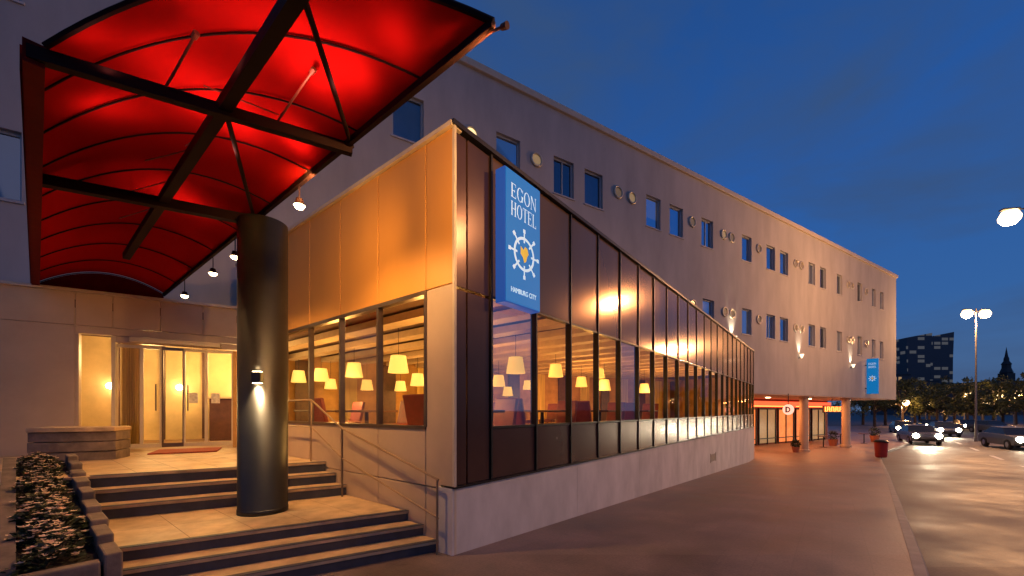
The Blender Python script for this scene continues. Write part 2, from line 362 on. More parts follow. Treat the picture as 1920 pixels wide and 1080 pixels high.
# ---------------------------------------------------------------- interior
Ejoin=M(sE(445),-.904)
BK=4.0
foot=[M(-9.5,-.9),Ejoin-dM*.02,A(.06,.06),A(20.3,.06),M(SX-.03,.02),M(SX-.03,BK),M(-9.5,BK)]
inr=thing('restaurant_interior','warm lit restaurant and lobby room seen through the glass','room',A(2,2,.75))
MB().prism(foot,.60,.75).build('floor','ifloor',inr); MB().prism(foot,3.30,3.44).build('ceiling','iceil',inr)
iw=MB(); iw.box(M(-9.5,BK,.6),dM*(SX+9.4),nM*.1,UP*2.9); iw.box(M(SX-.12,.1,.6),nM*(BK-.1),dM*.08,UP*2.7); iw.build('back_wall','iwall',inr)
lw=MB(); lw.box(M(-9.6,-.75,.6),nM*(BK+.7),dM*.1,UP*2.7); lw.box(M(-9.4,2.6,.75),dM*4.6,nM*.08,UP*2.54); lw.build('lobby_wall','lobbywall',inr)
for k in range(5): MB().box(M(-9.0+k*.85,2.55,.76),dM*.10,nM*.045,UP*2.5).build('lobby_pilaster','wood',inr)
for k in range(15):
    s0=-4.2+k*1.35
    MB().box(M(s0,BK-.09,.75),dM*.55,nM*.06,UP*2.4).build('wall_panel','curtain' if k%2 else 'wood',inr)
for k in range(17):
    a0=.5+k*1.0
    p=A(a0,.35); t=(BK-.2-((p-P0).dot(nM)))/nM.dot(dB); q=p+dB*t
    MB().box(p+UP*3.12,dA*.34,(q-p),UP*.14).build('ceiling_beam','slat',inr)
for (a_,b2) in ((1.6,2.2),(5,3.6),(9,3.0),(13,2.4),(17,1.6),(2.0,6.0),(6.0,6.5),(11,5)):
    light('POINT',A(a_,b2,2.0),125,(1,.50,.12),.25)
light('POINT',M(-7.2,.6,2.6),135,(1,.68,.27),.3); light('POINT',M(-5.6,1.4,2.6),125,(1,.64,.23),.3)
for k in range(3):
    c=M(-8.2+k*1.3,2.45,2.1); t=thing('lobby_wall_lamp','small lit globe lamp on the lobby back wall, %s from the left'%['first','second','third'][k],'wall lamp',c)
    MB().lathe(c,[(0,-.08),(.06,-.05),(.08,0),(.06,.05),(0,.08)],14).build('globe','warmbulb',t,smooth=True); MB().tube(c,c+nM*.15,.02).build('bracket','rail',t)
def leafball(L,rad,z,n,seed,m_,ls=.12):
    rg=random.Random(seed)
    for q in range(n):
        d=Vector((rg.gauss(0,1),rg.gauss(0,1),rg.gauss(0,1.3))).normalized()*rg.uniform(.25,1)*rad; c=L+UP*z+d; d.normalize(); xx=d.cross(Vector((rg.random(),1,.3))).normalized(); m_.poly([c,c+d*ls*.5+xx*ls*.25,c+d*ls,c+d*ls*.5-xx*ls*.25])
pend=[(747,683,38,'largest pendant lamp behind the front glazing, beside the corner post'),(664,694,32,'second largest pendant lamp behind the front glazing'),(602,703,28,'pendant lamp in the front pane second from the black pillar'),
(783,712,27,'small pendant lamp just left of the pavilion corner'),(751,724,22,'smallest pendant lamp, below the largest one behind the front glazing'),(688,722,23,'small low pendant lamp right of the second largest front one'),(620,720,22,'small low pendant lamp in the middle front pane'),(560,706,26,'pendant lamp next to the black pillar'),
(967,685,36,'largest pendant lamp behind the street side glazing, below the blue sign'),(1042,695,28,'orange pendant lamp in the second street side bay'),(935,714,25,'low pendant lamp in the first street side pane, left of the large one'),(1133,722,24,'pendant lamp in the fourth street side bay'),(1124,700,21,'higher small pendant lamp in the fourth street side bay'),(952,734,20,'smallest low pendant lamp under the blue sign'),(1208,728,20,'furthest pendant lamp in the sixth street side bay'),(1090,716,22,'small pendant lamp in the third street side bay'),(990,722,20,'small low pendant lamp right of the large one under the sign')]
for px,py,w,lab in pend:
    Z=.44*F/w; Zmax=21233/(2184-px)-.5; Z=min(Z,Zmax); wd=w/F*Z; c=ip(px,py,Z)
    t=thing('pendant_lamp',lab,'lamp',c,'pendant lamps with yellow shades')
    MB().lathe(c,[(wd*.36,wd*.42),(wd*.5,-wd*.42),(wd*.485,-wd*.42),(wd*.345,wd*.42)],24).build('lamp_shade','shade',t,smooth=True)
    MB().lathe(c,[(0,-.07),(.05,-.04),(.06,0),(.03,.06),(0,.08)],12).build('bulb','warmbulb',t,smooth=True)
    MB().tube(c+UP*wd*.3,Vector((c.x,c.y,3.3)),.006,n=6).build('cord','fin',t)
def chair(loc,rz,label):
    t=thing('dining_chair',label,'chair',(0,0,0),'red dining chairs in the restaurant')
    m_=MB(); m_.cbox(Vector((0,0,.46)),.46,.46,.08); m_.build('seat','leather',t,bevel=.02)
    m_=MB(); m_.box(Vector((-.23,.18,.48)),Vector((.46,0,0)),Vector((0,.07,0)),Vector((0,.10,.48))); m_.build('backrest','leather',t,bevel=.02)
    for x in (-.19,.19):
        for y in (-.19,.19): MB().tube(Vector((x*1.05,y*1.05,0)),Vector((x,y,.43)),.014,.02,8).build('leg','wood',t)
    t.location=loc; t.rotation_euler=(0,0,rz); return t
def table(loc,label):
    t=thing('dining_table',label,'table',(0,0,0),'square dining tables in the restaurant')
    MB().cbox(Vector((0,0,.74)),.8,.8,.04).build('tabletop','wood',t,bevel=.008)
    MB().tube(Vector((0,0,.02)),Vector((0,0,.72)),.035).build('pedestal','fin',t)
    MB().lathe(Vector((0,0,0)),[(0,.03),(.2,.02),(.22,0)],20).build('foot','fin',t)
    t.location=loc; return t
tb=None; chs=None; rzA=math.atan2(dA.y,dA.x)
spots=[(1.3,1.1,'by the pavilion corner'),(3.4,1.2,'in the second window bay'),(5.6,1.1,'in the fourth window bay'),(8.0,1.1,'in the seventh window bay'),(1.2,3.6,'behind the middle front pane'),(3.6,3.4,'mid room'),(6.2,3.3,'rear mid room'),(1.4,5.8,'deepest behind the front glazing')]
for (a_,b2,w) in spots:
    P=A(a_,b2,.75)
    if tb is None: tb=table(P,'dark square dining table '+w); tb.rotation_euler=(0,0,rzA)
    else: copytree(tb,P,rzA,'dark square dining table '+w)
    for sg in (-1,1):
        Q=P+dA*.62*sg; rz=rzA-math.pi/2 if sg>0 else rzA+math.pi/2; lab='red dining chair %s, %s side of its table'%(w,'far' if sg>0 else 'near')
        if chs is None: chs=chair(Q,rz,lab)
        else: copytree(chs,Q,rz,lab)

# ---------------------------------------------------------------- glass pavilion
pav=thing('glass_pavilion','bronze clad glass pavilion with a sharp corner projecting from the hotel','building',A(0,0,0))
ATOP=CH+2.97; TR=CH+1.306; SI=1.32; BT=.69; AL=20.45
edges=[.6+.9*k for k in range(23)]; edges=[e for e in edges if e<=AL-.3]+[AL]
def apanel(a0,a1,z0,z1,name,mt,prj=.0,th=.05,par=pav):
    j=random.uniform(-.004,.004)
    p0=A(a0,-prj,z0)
    mb=MB(); mb.box(p0,dA*(a1-a0)+nA*j,dB*th,UP*(z1-z0)+nA*random.uniform(-.006,.006)); return mb.build(name,mt,par,bevel=.004)
for a0,a1 in ((.05,.205),(.225,.585)):
    apanel(a0,a1,BT+.02,TR-.02,'dark_panel','darkbronze'); apanel(a0,a1,TR+.01,ATOP-.03,'dark_panel','darkbronze')
for a0,a1 in zip(edges[:-1],edges[1:]):
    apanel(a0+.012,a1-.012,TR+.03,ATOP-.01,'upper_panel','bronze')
    apanel(a0+.012,a1-.012,BT+.02,SI-.03,'lower_panel','darkbronze')
    MB().poly([A(a0+.012,.02,SI),A(a1-.012,.02+random.uniform(-.003,.003),SI),A(a1-.012,.02,TR),A(a0+.012,.02,TR)]).build('pane','bglass',pav)
for e in edges[:-1]+[AL-.03]:
    MB().box(A(e-.014,-.022,BT),dA*.028,dB*.10,UP*(ATOP-BT-.01)).build('mullion','fin',pav)
for z in (SI-.015,TR+.01):
    MB().box(A(.6,-.010,z-.014),dA*(AL-.6),dB*.07,UP*.028).build('transom','fin',pav)
MB().box(A(-.02,-.045,ATOP),dA*(AL+.02),dB*.3,UP*.05).build('roof_edge','fin',pav)
MB().prism([A(.02,.22),A(AL-.02,.22),M(SX,0),M(sE(445),0),A(.02,6.3)],ATOP-.15,ATOP-.02).build('roof','darkbronze',pav)
mb=MB(); n_=8
for k in range(n_):
    a0,a1=AL*k/n_,AL*(k+1)/n_
    if k==0: a0=-.03
    pts=[A(a0+.003,-.03),A(a1-.003,-.03),A(a1-.003,.2),A(a0+.003,.2)]
    mb.prism(pts,lambda p:g(p[1])-.1,BT)
mb.build('base_wall','base',pav)
MB().box(A(-.02,-.06,BT),dA*AL,dB*.22,UP*.018).build('base_coping','fin',pav)
vg=MB()
for k in range(6): vg.box(A(11.2,-.045,-.15+k*.04),dA*.7,dB*.02,UP*.022)
vg.box(A(11.16,-.040,-.19),dA*.04,dB*.012,UP*.30).box(A(11.9,-.040,-.19),dA*.04,dB*.012,UP*.30)
vg.build('vent_grille','rail',pav)
BJ=bF(445)
fb=[0.0,.43]+[.43+.93*k for k in range(1,7)]; fb=[x for x in fb if x<BJ]+[BJ]
def fpanel(b0,b1,z0,z1,name,mt,off=0): 
    return MB().box(A(off,b0,z0),dB*(b1-b0),dA*.05,UP*(z1-z0)).build(name,mt,pav,bevel=.004)
for i,(b0,b1) in enumerate(zip(fb[:-1],fb[1:])):
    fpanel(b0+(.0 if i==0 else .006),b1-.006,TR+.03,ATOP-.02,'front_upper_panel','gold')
    fpanel(b0+(.0 if i==0 else .006),b1-.006,-.05,.66,'front_lower_panel','cream')
    fpanel(b0+(.0 if i==0 else .006),b1-.006,.672,SI-.02 if i else TR+.018,'front_lower_panel','cream')
    if i:
        MB().poly([A(.03,b0,SI),A(.03,b1,SI),A(.03,b1,TR),A(.03,b0,TR)]).build('pane','glass',pav)
        MB().box(A(-.01,b0-.022,SI),dB*.044,dA*.07,UP*(TR-SI+.03)).build('mullion','rail',pav)
MB().box(A(-.012,.43,SI-.03),dB*(BJ-.43),dA*.09,UP*.04).build('window_sill','rail',pav)
MB().box(A(-.012,.43,TR-.02),dB*(BJ-.43),dA*.09,UP*.05).build('transom','rail',pav)
MB().box(A(-.04,-.02,ATOP-.015),dB*(BJ+.02),dA*.16,UP*.05).build('roof_edge','coping',pav)
MB().box(A(.0,0.0,-.1),dA*.03,dB*(-.032),UP*(ATOP+.1)).build('corner_trim','coping',pav)

# ---------------------------------------------------------------- entrance wall
ent=thing('entrance_porch','low cream entrance wall with glazed sliding doors','entrance',M(-7,-.9,.75))
ET=CH+2.07; sj=sE(445)
def E(s,z,d=0): return M(s,-.904+d,z)
dl,dr=sE(215),sE(436); wl,wr=sE(147),sE(208)
FZ=.80; DT=CH+1.22
def ebox(s0,s1,z0,z1,name='wall_panel',mt='cream',d=0,th=.12,par=ent): return MB().box(E(s0,z0,d),dM*(s1-s0),nM*th,UP*(z1-z0)).build(name,mt,par,bevel=.004)
xs=[-16,-13,-11,-9.6,sE(140),sE(208)+.02,sE(300),sE(380),sj]
for a_,b2 in zip(xs[:-1],xs[1:]): ebox(a_+.005,b2-.005,3.0,ET)
for a_,b2 in zip(xs[:4],xs[1:5]): ebox(a_+.005,b2-.005,-.1,2.99)
ebox(sE(140),sj,2.86,2.99)
ebox(sE(140),sE(147),.6,2.85); ebox(wr,sE(216),.6,2.85,'door_post','white')
ebox(wl,wr,.6,.98,'wall_panel','cream')
MB().box(E(-16,ET,-.06),dM*(sj+16),nM*.96,UP*.05).build('coping','coping',ent)
MB().poly([E(wl,1.0,.05),E(wr,1.0,.05),E(wr,2.85,.05),E(wl,2.85,.05)]).build('side_pane','glass',ent)
ebox(sE(216),sj,DT+.02,2.85,'transom_panel','cream')
MB().box(E(dl+.2,DT+.04,-.07),dM*(dr-dl-.4),nM*.068,UP*.09).build('door_operator','white',ent,bevel=.01)
dd=[dl,dl+(dr-dl)*.2,dl+(dr-dl)*.36,dl+(dr-dl)*.55,dl+(dr-dl)*.75,dr]
for i,(a_,b2) in enumerate(zip(dd[:-1],dd[1:])):
    fm=MB(); t=.026; off=.04 if i in(0,1,3,4) else .09
    for (x0,x1,z0,z1) in ((a_,a_+t,FZ,DT),(b2-t,b2,FZ,DT),(a_+t,b2-t,FZ,FZ+.08),(a_+t,b2-t,DT-.06,DT)):
        fm.box(E(x0,z0,off),dM*(x1-x0),nM*.04,UP*(z1-z0))
    d_=fm.build('door','rail' if i==2 else 'white',ent)
    MB().poly([E(a_+t,FZ+.08,off+.02),E(b2-t,FZ+.08,off+.02),E(b2-t,DT-.06,off+.02),E(a_+t,DT-.06,off+.02)]).build('pane','glass',d_,origin=ent.location)
    if i in (1,3):
        hx=b2-.07 if i==1 else a_+.07
        MB().tube(E(hx,FZ+.7,-.0),E(hx,FZ+1.2,-.0),.012).build('handle','rail',d_,origin=ent.location)
    if i in (3,4): MB().box(E(a_+.08,FZ+.85,off+.012),dM*.14,nM*.003,UP*.20).build('notice','paper',d_,origin=ent.location)
ebox(dr,sj-.02,.75,DT,'side_panel','iwall')
t=thing('lobby_desk','lit reception counter behind the glass entrance doors','desk',M(-5.6,1.6,.75))
MB().box(M(-6.2,1.6,.75),dM*1.7,nM*.6,UP*1.05).build('counter','wood',t,bevel=.02); MB().box(M(-6.25,1.55,1.80),dM*1.8,nM*.7,UP*.05).build('countertop','cream',t,bevel=.01)
t=thing('lobby_curtain','pale pleated curtain hanging inside the left door leaf','curtain',M(-7.2,.1,.75))
cm=MB(); N_=60
for k in range(N_):
    s0=-7.35+.30*k/N_; s1=-7.35+.30*(k+1)/N_; w0=.03*math.sin(k*.9); w1_=.03*math.sin((k+1)*.9)
    cm.poly([M(s0,-.35+w0,.8),M(s1,-.35+w1_,.8),M(s1,-.35+w1_,2.9),M(s0,-.35+w0,2.9)])
cm.build('cloth','curtain',t,smooth=True); MB().tube(M(-7.4,-.35,2.92),M(-6.95,-.35,2.92),.015).build('rod','rail',t)

# ---------------------------------------------------------------- stairs
st=thing('entrance_stairs','wide stone entrance stairs with risers coloured dark as in shadow in two flights','stairs',T(1.5,-5.5,0))
offL,offR=.53,AOFF-.004
for (d0,d1,z) in ((-6.76,-6.5,.115),(-6.5,-6.24,.23),(-6.24,-4.95,.345),(-4.95,-4.68,.48),(-4.68,-4.40,.615),(-4.40,-.92,.75)):
    nm='landing' if d1-d0>1 else 'step'
    if d1>-1: pts=[T(offL-2.2,d0,0),T(offR,d0,0),T(offR,d1,0),M(-9.5,d1,0)]
    else: pts=[T(offL,d0,0),T(offR,d0,0),T(offR,d1+.02,0),T(offL,d1+.02,0)]
    MB().prism(pts,-.02,z-.03).build('riser','riser',st)
    pts2=[p-nM*.02 if i<2 else p for i,p in enumerate(pts)]
    MB().prism(pts2,z-.03,z).build(nm,'tread',st,bevel=.006)
    q=[T(offL,d0-.02,0),T(offR,d0-.02,0),T(offR,d0+.045,0),T(offL,d0+.045,0)]
    MB().prism(q,z+.001,z+.005).build('nosing','riser',st)  # strip along each tread edge in the painted shade colour of the risers
for (dd0,dd1,z,n_) in ((-6.18,-4.97,.345,5),(-4.33,-1.0,.75,6)):
    jm=MB()
    for k in range(1,n_):
        o_=offL+(offR-offL)*k/n_; p=T(o_,dd0,z+.0008); q=T(o_,dd1,z+.0008); w=dA*.0025; jm.poly([p-w,p+w,q+w,q-w])
    for k in range(1,int((dd1-dd0)/.6)+1):
        d=dd0+k*.6
        if d<dd1: jm.poly([T(offL,d-.0025,z+.0016),T(offR,d-.0025,z+.0016),T(offR,d+.0025,z+.0016),T(offL,d+.0025,z+.0016)])
    jm.build('paving_joints','planter',st)
mt_=MB(); mt_.box(E(sE(300),.755,-.95),dM*.95,nM*.85,UP*.02); o=mt_.build('door_mat',mat('mat_red',(.30,.05,.02),.9,var=.3,scale=30),None,origin=E(sE(300),.75,-.9)); o['label']='reddish mat lying in front of the entrance doors'; o['category']='mat'
def B(b,z,o=.10): return A(-o,b,z)
hr=thing('stair_handrail','double bronze handrail on posts along the pavilion wall','handrail',B(1,0))
up=[B(3.9,1.66),B(2.95,1.66),B(2.05,1.26),B(.10,.78)]
MB().path(up,.013).build('upper_rail','prail',hr,smooth=False)
MB().path([p-UP*.40 for p in up],.010).build('lower_rail','prail',hr)
for b2,zb,zt in ((3.9,.75,1.66),(2.95,.75,1.66),(2.05,.345,1.26),(.12,.0,.79)):
    MB().tube(B(b2,zb),B(b2,zt),.013).build('post','prail' if b2!=2.05 else 'rail',hr)
pc=Vector((-2.86,4.58,.345))
pil=thing('canopy_pillar','thick round black pillar carrying the red canopy','pillar',pc)
MB().lathe(pc,[(0,0),(.255,0),(.255,.05),(.25,.055),(.25,3.30),(0,3.30)],48).build('shaft','black',pil,smooth=False)
for p in pil.children[0].data.polygons: p.use_smooth=abs(p.normal.z)<.5
sdir=Vector((.36,-.93,0)).normalized(); sc=pc+sdir*.285+UP*(CH+.36-.345)
scn=thing('pillar_sconce','small black up and down wall light on the pillar','wall light',sc)
MB().cbox(sc,.10,.07,.12).build('housing','black',scn,bevel=.01)
MB().cbox(sc+UP*.062,.075,.05,.006).build('upper_lens','warmbulb',scn); MB().cbox(sc-UP*.062,.075,.05,.006).build('lower_lens','warmbulb',scn)
light('SPOT',sc+UP*.075,45,(1,.70,.36),.02,sc+UP*1-sdir*.50,80,.8); light('SPOT',sc-UP*.075,50,(1,.70,.36),.02,sc-UP*1-sdir*.45,75,.8)

# ---------------------------------------------------------------- canopy
H=2.2; HZ=CH+H
L1=Vector((-1.287*H,1.0985*H,HZ)); LE=Vector((-8.12,6.85,HZ)); RC=Vector((-.048*H,1.03*H,HZ)); RE=Vector((-6.61,7.56,HZ))
can=thing('entrance_canopy','large red fabric vault canopy on dark steel beams over the stairs','canopy',Vector((-3,4.2,HZ)))
def cp(u,v,dz=0):
    p=L1.lerp(LE,v).lerp(RC.lerp(RE,v),u); rise=.36*(1-.25*v)
    p.z+=rise*(1-(2*u-1)**2)+dz; return p
vs=[0,.075,.17,.27,.38,.50,.62,.75,.88,1.0]
fm=MB(); NU=28; sub=4; rows=[]
for i in range(len(vs)-1):
    for k in range(sub): 
        f_=k/sub; rows.append((vs[i]+(vs[i+1]-vs[i])*f_, .04*math.sin(math.pi*f_)))
rows.append((1.0,0))
for v,dz in rows:
    for j in range(NU+1): fm.v.append(tuple(cp(j/NU,v,.03-dz*(4*(j/NU)*(1-j/NU))**.5)))
for i in range(len(rows)-1):
    for j in range(NU):
        a_=i*(NU+1)+j; fm.f.append([a_,a_+1,a_+NU+2,a_+NU+1])
fm.build('fabric_roof','fabric',can,smooth=True)
for v in vs:
    MB().path([cp(j/20,v,.012) for j in range(21)],.008 if v else .02,6).build('rib','steel',can)
MB().bar(L1-Vector((.07,0,.03)),LE-Vector((.07,0,.03)),.09,.14).build('left_edge_beam','rededge',can)
MB().bar(L1-Vector((.24,-.1,-.02)),LE-Vector((.24,-.1,-.02)),.05,.16).build('left_fascia','rededge',can)
MB().bar(RC,RE,.035,.05).build('right_edge_beam','steel',can)
gm=MB()
for j in range(20): gm.poly([cp(j/20,1,.0),cp((j+1)/20,1,.0),Vector((*cp((j+1)/20,1).xy,HZ-.12)),Vector((*cp(j/20,1).xy,HZ-.12))])
gm.build('end_gable','rededge',can)
R1=Vector((-.606*H,1.509*H,HZ)); L2=Vector((-1.977*H,1.698*H,HZ)); R2=Vector((-1.333*H,2.075*H,HZ))
MB().bar(L1+Vector((-.1,0,-.03)),R1+Vector((0,0,-.03)),.06,.08).build('cross_beam','steel',can)
MB().bar(L2+Vector((-.1,0,-.03)),R2+Vector((0,0,-.03)),.08,.10).build('cross_beam','steel',can)
S0=Vector((-.532*H,.97*H,HZ)); SD=(Vector((-2.29,2.41,0))-Vector((-.532,.97,0))).normalized()
MB().bar(S0-SD*.25,S0+SD*5.6,.075,.085).build('spine_beam','steel',can)
spx=S0+SD*(( (L1+(R1-L1)*.5)-S0).dot(SD))
MB().tube(S0+Vector((.06,0,0)),R1,.018).build('brace','steel',can); MB().tube(spx,R2+Vector((0,-.05,.02)),.018).build('brace','steel',can)
MB().tube(cp(.5,.16,0),ip(522,215,3.05),.005,n=6).build('tie_rod','armsteel',can)
MB().tube(cp(.55,.3,0),spx+SD*.4,.005,n=6).build('tie_rod','armsteel',can)
for k in (1.9,2.6,3.4):
    for u in (.42,.6): MB().tube(S0+SD*k,cp(u,min(.95,(k+.25)/6.2),0),.005,n=6).build('tie_rod','armsteel',can)
arms=[((310,165,2.72),(365,68,2.50),'slim spotlight arm rising left of the canopy spine'),((520,228,3.06),(585,135,2.82),'slim spotlight arm rising right of the canopy spine'),((500,395,4.4),(575,325,3.75),'short spotlight arm beside the pillar head'),((915,62,2.30),(944,50,2.22),'short spotlight arm on the outer tip of the canopy')]
for (p,q,lab) in arms:
    a_=ip(*p); b2=ip(*q); t=thing('canopy_spotlight',lab,'spotlight',a_)
    MB().tube(a_,b2,.008,n=8).build('arm','armsteel',t); d=(b2-a_).normalized()
    MB().tube(b2-d*.012,b2+d*.03,.016,.019,12).build('lamp_head','armsteel',t)
for (px,py,Z,e) in ((560,190,2.75,19),(640,160,2.7,8),(425,280,3.35,23),(540,330,3.4,8),(330,190,2.9,8),(420,120,2.5,7),(330,400,4.6,8),(720,110,2.45,4),(220,300,3.2,6),(200,150,2.55,3)):
    p=ip(px,py,Z); light('SPOT',(p.x,p.y,HZ-.02),e,(1,.34,.26),.06,(p.x,p.y,HZ+3),170,1)
dlab=['lit canopy downlight in front of the pillar, the largest','first lit canopy downlight behind the pillar','second lit canopy downlight behind the pillar','lit canopy downlight nearest the entrance doors']
for k,(px,py) in enumerate(((560,386),(440,482),(400,513),(346,555))):
    best=min((abs((CX+F*(RC.lerp(RE,f_/200).x)/(RC.lerp(RE,f_/200).y))-px),f_) for f_ in range(201))[1]/200
    p=RC.lerp(RE,best); c=Vector((p.x,p.y,CH+(HY-py)/F*p.y))
    t=thing('canopy_downlight',dlab[k],'downlight',c,None)
    MB().tube(Vector((p.x,p.y,HZ-.03)),c+UP*.07,.006,n=6).build('stem','steel',t)
    MB().lathe(c,[(.03,.07),(.04,.03),(.05,-.0),(.045,-.0),(.035,.02)],16).build('lamp_head','steel',t)
    MB().lathe(c,[(0,-.034),(.034,-.024),(.052,.002),(0,.01)],12).build('bulb','warmbulb',t)
    light('SPOT',c-UP*.03,[330,260,230,230][k],(1,.52,.17),.04,c-UP*3+(dA*1.0-nA*-.3 if k==0 else dA*.2+nM*.3),145,.9)
light('SPOT',ip(*arms[3][1])+Vector((0,.05,.0)),360,(1,.50,.14),.05,A(0,1.5,3.9),96,1)
light('SPOT',ip(*arms[2][1])+Vector((.1,-.1,-.1)),110,(1,.50,.14),.05,A(0,2.8,3.6),130,1)

# ---------------------------------------------------------------- planter and plants
pl=thing('stone_planter','long rough stone planter beside the entrance steps','planter',T(.25,-5.2,0))
def PB(o,t,z): return dA*o+dB*t+UP*z
pa,pb_=-.10,.50
def pbox(o0,o1,tt0,tt1,z0,z1): return MB().box(PB(o0,tt0,z0),dA*(o1-o0),dB*(tt1-tt0),UP*(z1-z0))
def zs_(t): return .36+(t-4.2)*.135
rg=random.Random(3); t_=4.12
while t_<7.85:
    L_=rg.uniform(.34,.50); zt=zs_(t_+L_)+.05
    pbox(pb_-.10+rg.uniform(-.008,.008),pb_+rg.uniform(-.004,.01),t_+.003,t_+L_-.003,-.02,zt+rg.uniform(-.012,.012)).build('wall_stone','planter',pl,bevel=.014)
    t_+=L_
pbox(pa,pa+.10,4.12,7.9,-.02,.40).build('outer_wall','planter',pl,bevel=.012)
mbx=MB(); mbx.prism([PB(pa+.001,4.3,0),PB(pa+.1,4.3,0),PB(pa+.1,7.9,0),PB(pa+.001,7.9,0)],.40,lambda p:zs_(Vector((p[0],p[1],0)).dot(dB))+.06); mbx.build('outer_wall','planter',pl)
pbox(pa+.10,pb_-.115,4.12,4.22,-.02,.41).build('front_wall','planter',pl,bevel=.014)
sm_=MB(); sm_.prism([PB(pa+.1,4.22,0),PB(pb_-.10,4.22,0),PB(pb_-.10,7.9,0),PB(pa+.1,7.9,0)],-.02,lambda p:zs_(Vector((p[0],p[1],0)).dot(dB))-.02); sm_.build('soil','soil',pl)
def plant_mesh(seed,nl=300,r=.18,h=.17):
    rg=random.Random(seed); m_=MB(); fl=MB(); stm=MB()
    for k in range(12):
        a_=rg.uniform(0,6.28); rr=rg.uniform(.05,r*.8); stm.tube(Vector((0,0,0)),Vector((math.cos(a_)*rr,math.sin(a_)*rr,rg.uniform(.4,.9)*h)),.005,.003,5)
    for k in range(nl):
        a_=rg.uniform(0,6.28); e=rg.random()**.5; z=rg.random(); rr=r*e*(1-.5*z)*(1+.25*math.sin(3*a_+seed))
        c=Vector((math.cos(a_)*rr,math.sin(a_)*rr*1.1,.01+h*z*(1.1-.5*e)))
        d=Vector((math.cos(a_)+rg.uniform(-.8,.8),math.sin(a_)+rg.uniform(-.8,.8),rg.uniform(-.3,.9))).normalized(); x=d.cross(Vector((rg.uniform(-1,1),rg.uniform(-1,1),1))).normalized()
        l=rg.uniform(.026,.06); w=l*.36
        m_.poly([c,c+d*l*.5+x*w,c+d*l,c+d*l*.5-x*w])
        if k%9==0:
            c2=c+UP*.045
            for q in range(5):
                aa=q*1.257; e1=Vector((math.cos(aa),math.sin(aa),.35)); e2=Vector((-math.sin(aa),math.cos(aa),0))
                fl.poly([c2,c2+e1*.014+e2*.012,c2+e1*.028,c2+e1*.014-e2*.012])
    return m_,fl,stm
protos=[]
ordn=['nearest','second','third','fourth','fifth','sixth','seventh','eighth','ninth','tenth','eleventh','twelfth','thirteenth','fourteenth','furthest']
for k in range(15):
    tt=4.40+k*.238; zt=zs_(tt)-.02; o_=.17+(.05 if k%2 else -.04)
    lab='%s low flowering plant from the front end of the stone planter'%ordn[k]
    if k<3:
        t=thing('flowering_plant',lab,'plant',(0,0,0),'flowering plants in the stone planter'); a_,b2,c2=plant_mesh(k)
        a_.build('foliage','leaf',t); b2.build('flowers','flower',t)['kind']='stuff'; c2.build('stems','bark',t); protos.append(t); t.location=PB(o_,tt,zt); t.rotation_euler=(0,0,k)
    else:
        o=copytree(protos[k%3],PB(o_,tt,zt),k*1.3,lab); f_=.8+.35*random.random(); o.scale=(f_,f_,f_)
bp=thing('terrace_planter','low curved stone trough standing on the terrace left of the doors','planter',M(-8,-2.6,.75))
cpt=[]
q0=ip(50,800,5.75); q1=ip(217,800,6.15); q0.z=q1.z=0
dd_=(q1-q0); nn=Vector((-dd_.y,dd_.x,0)).normalized()
for k in range(13): f_=k/12; cpt.append(q0+dd_*f_-nn*.08*math.sin(math.pi*f_))
for (za,zb,ins) in ((.0,.88,.02),(.89,1.03,.0),(1.04,1.18,.012)):
    fr_=[p+nn*ins for p in cpt]; bk_=[p+nn*(.5-ins) for p in cpt]
    MB().prism(fr_+bk_[::-1],za,zb).build('stone_course','planter',bp,bevel=.008)
rim=[p-nn*.03 for p in cpt]+[p+nn*.53 for p in cpt[::-1]]
MB().prism(rim,1.185,1.25).build('rim','tread',bp,bevel=.01)
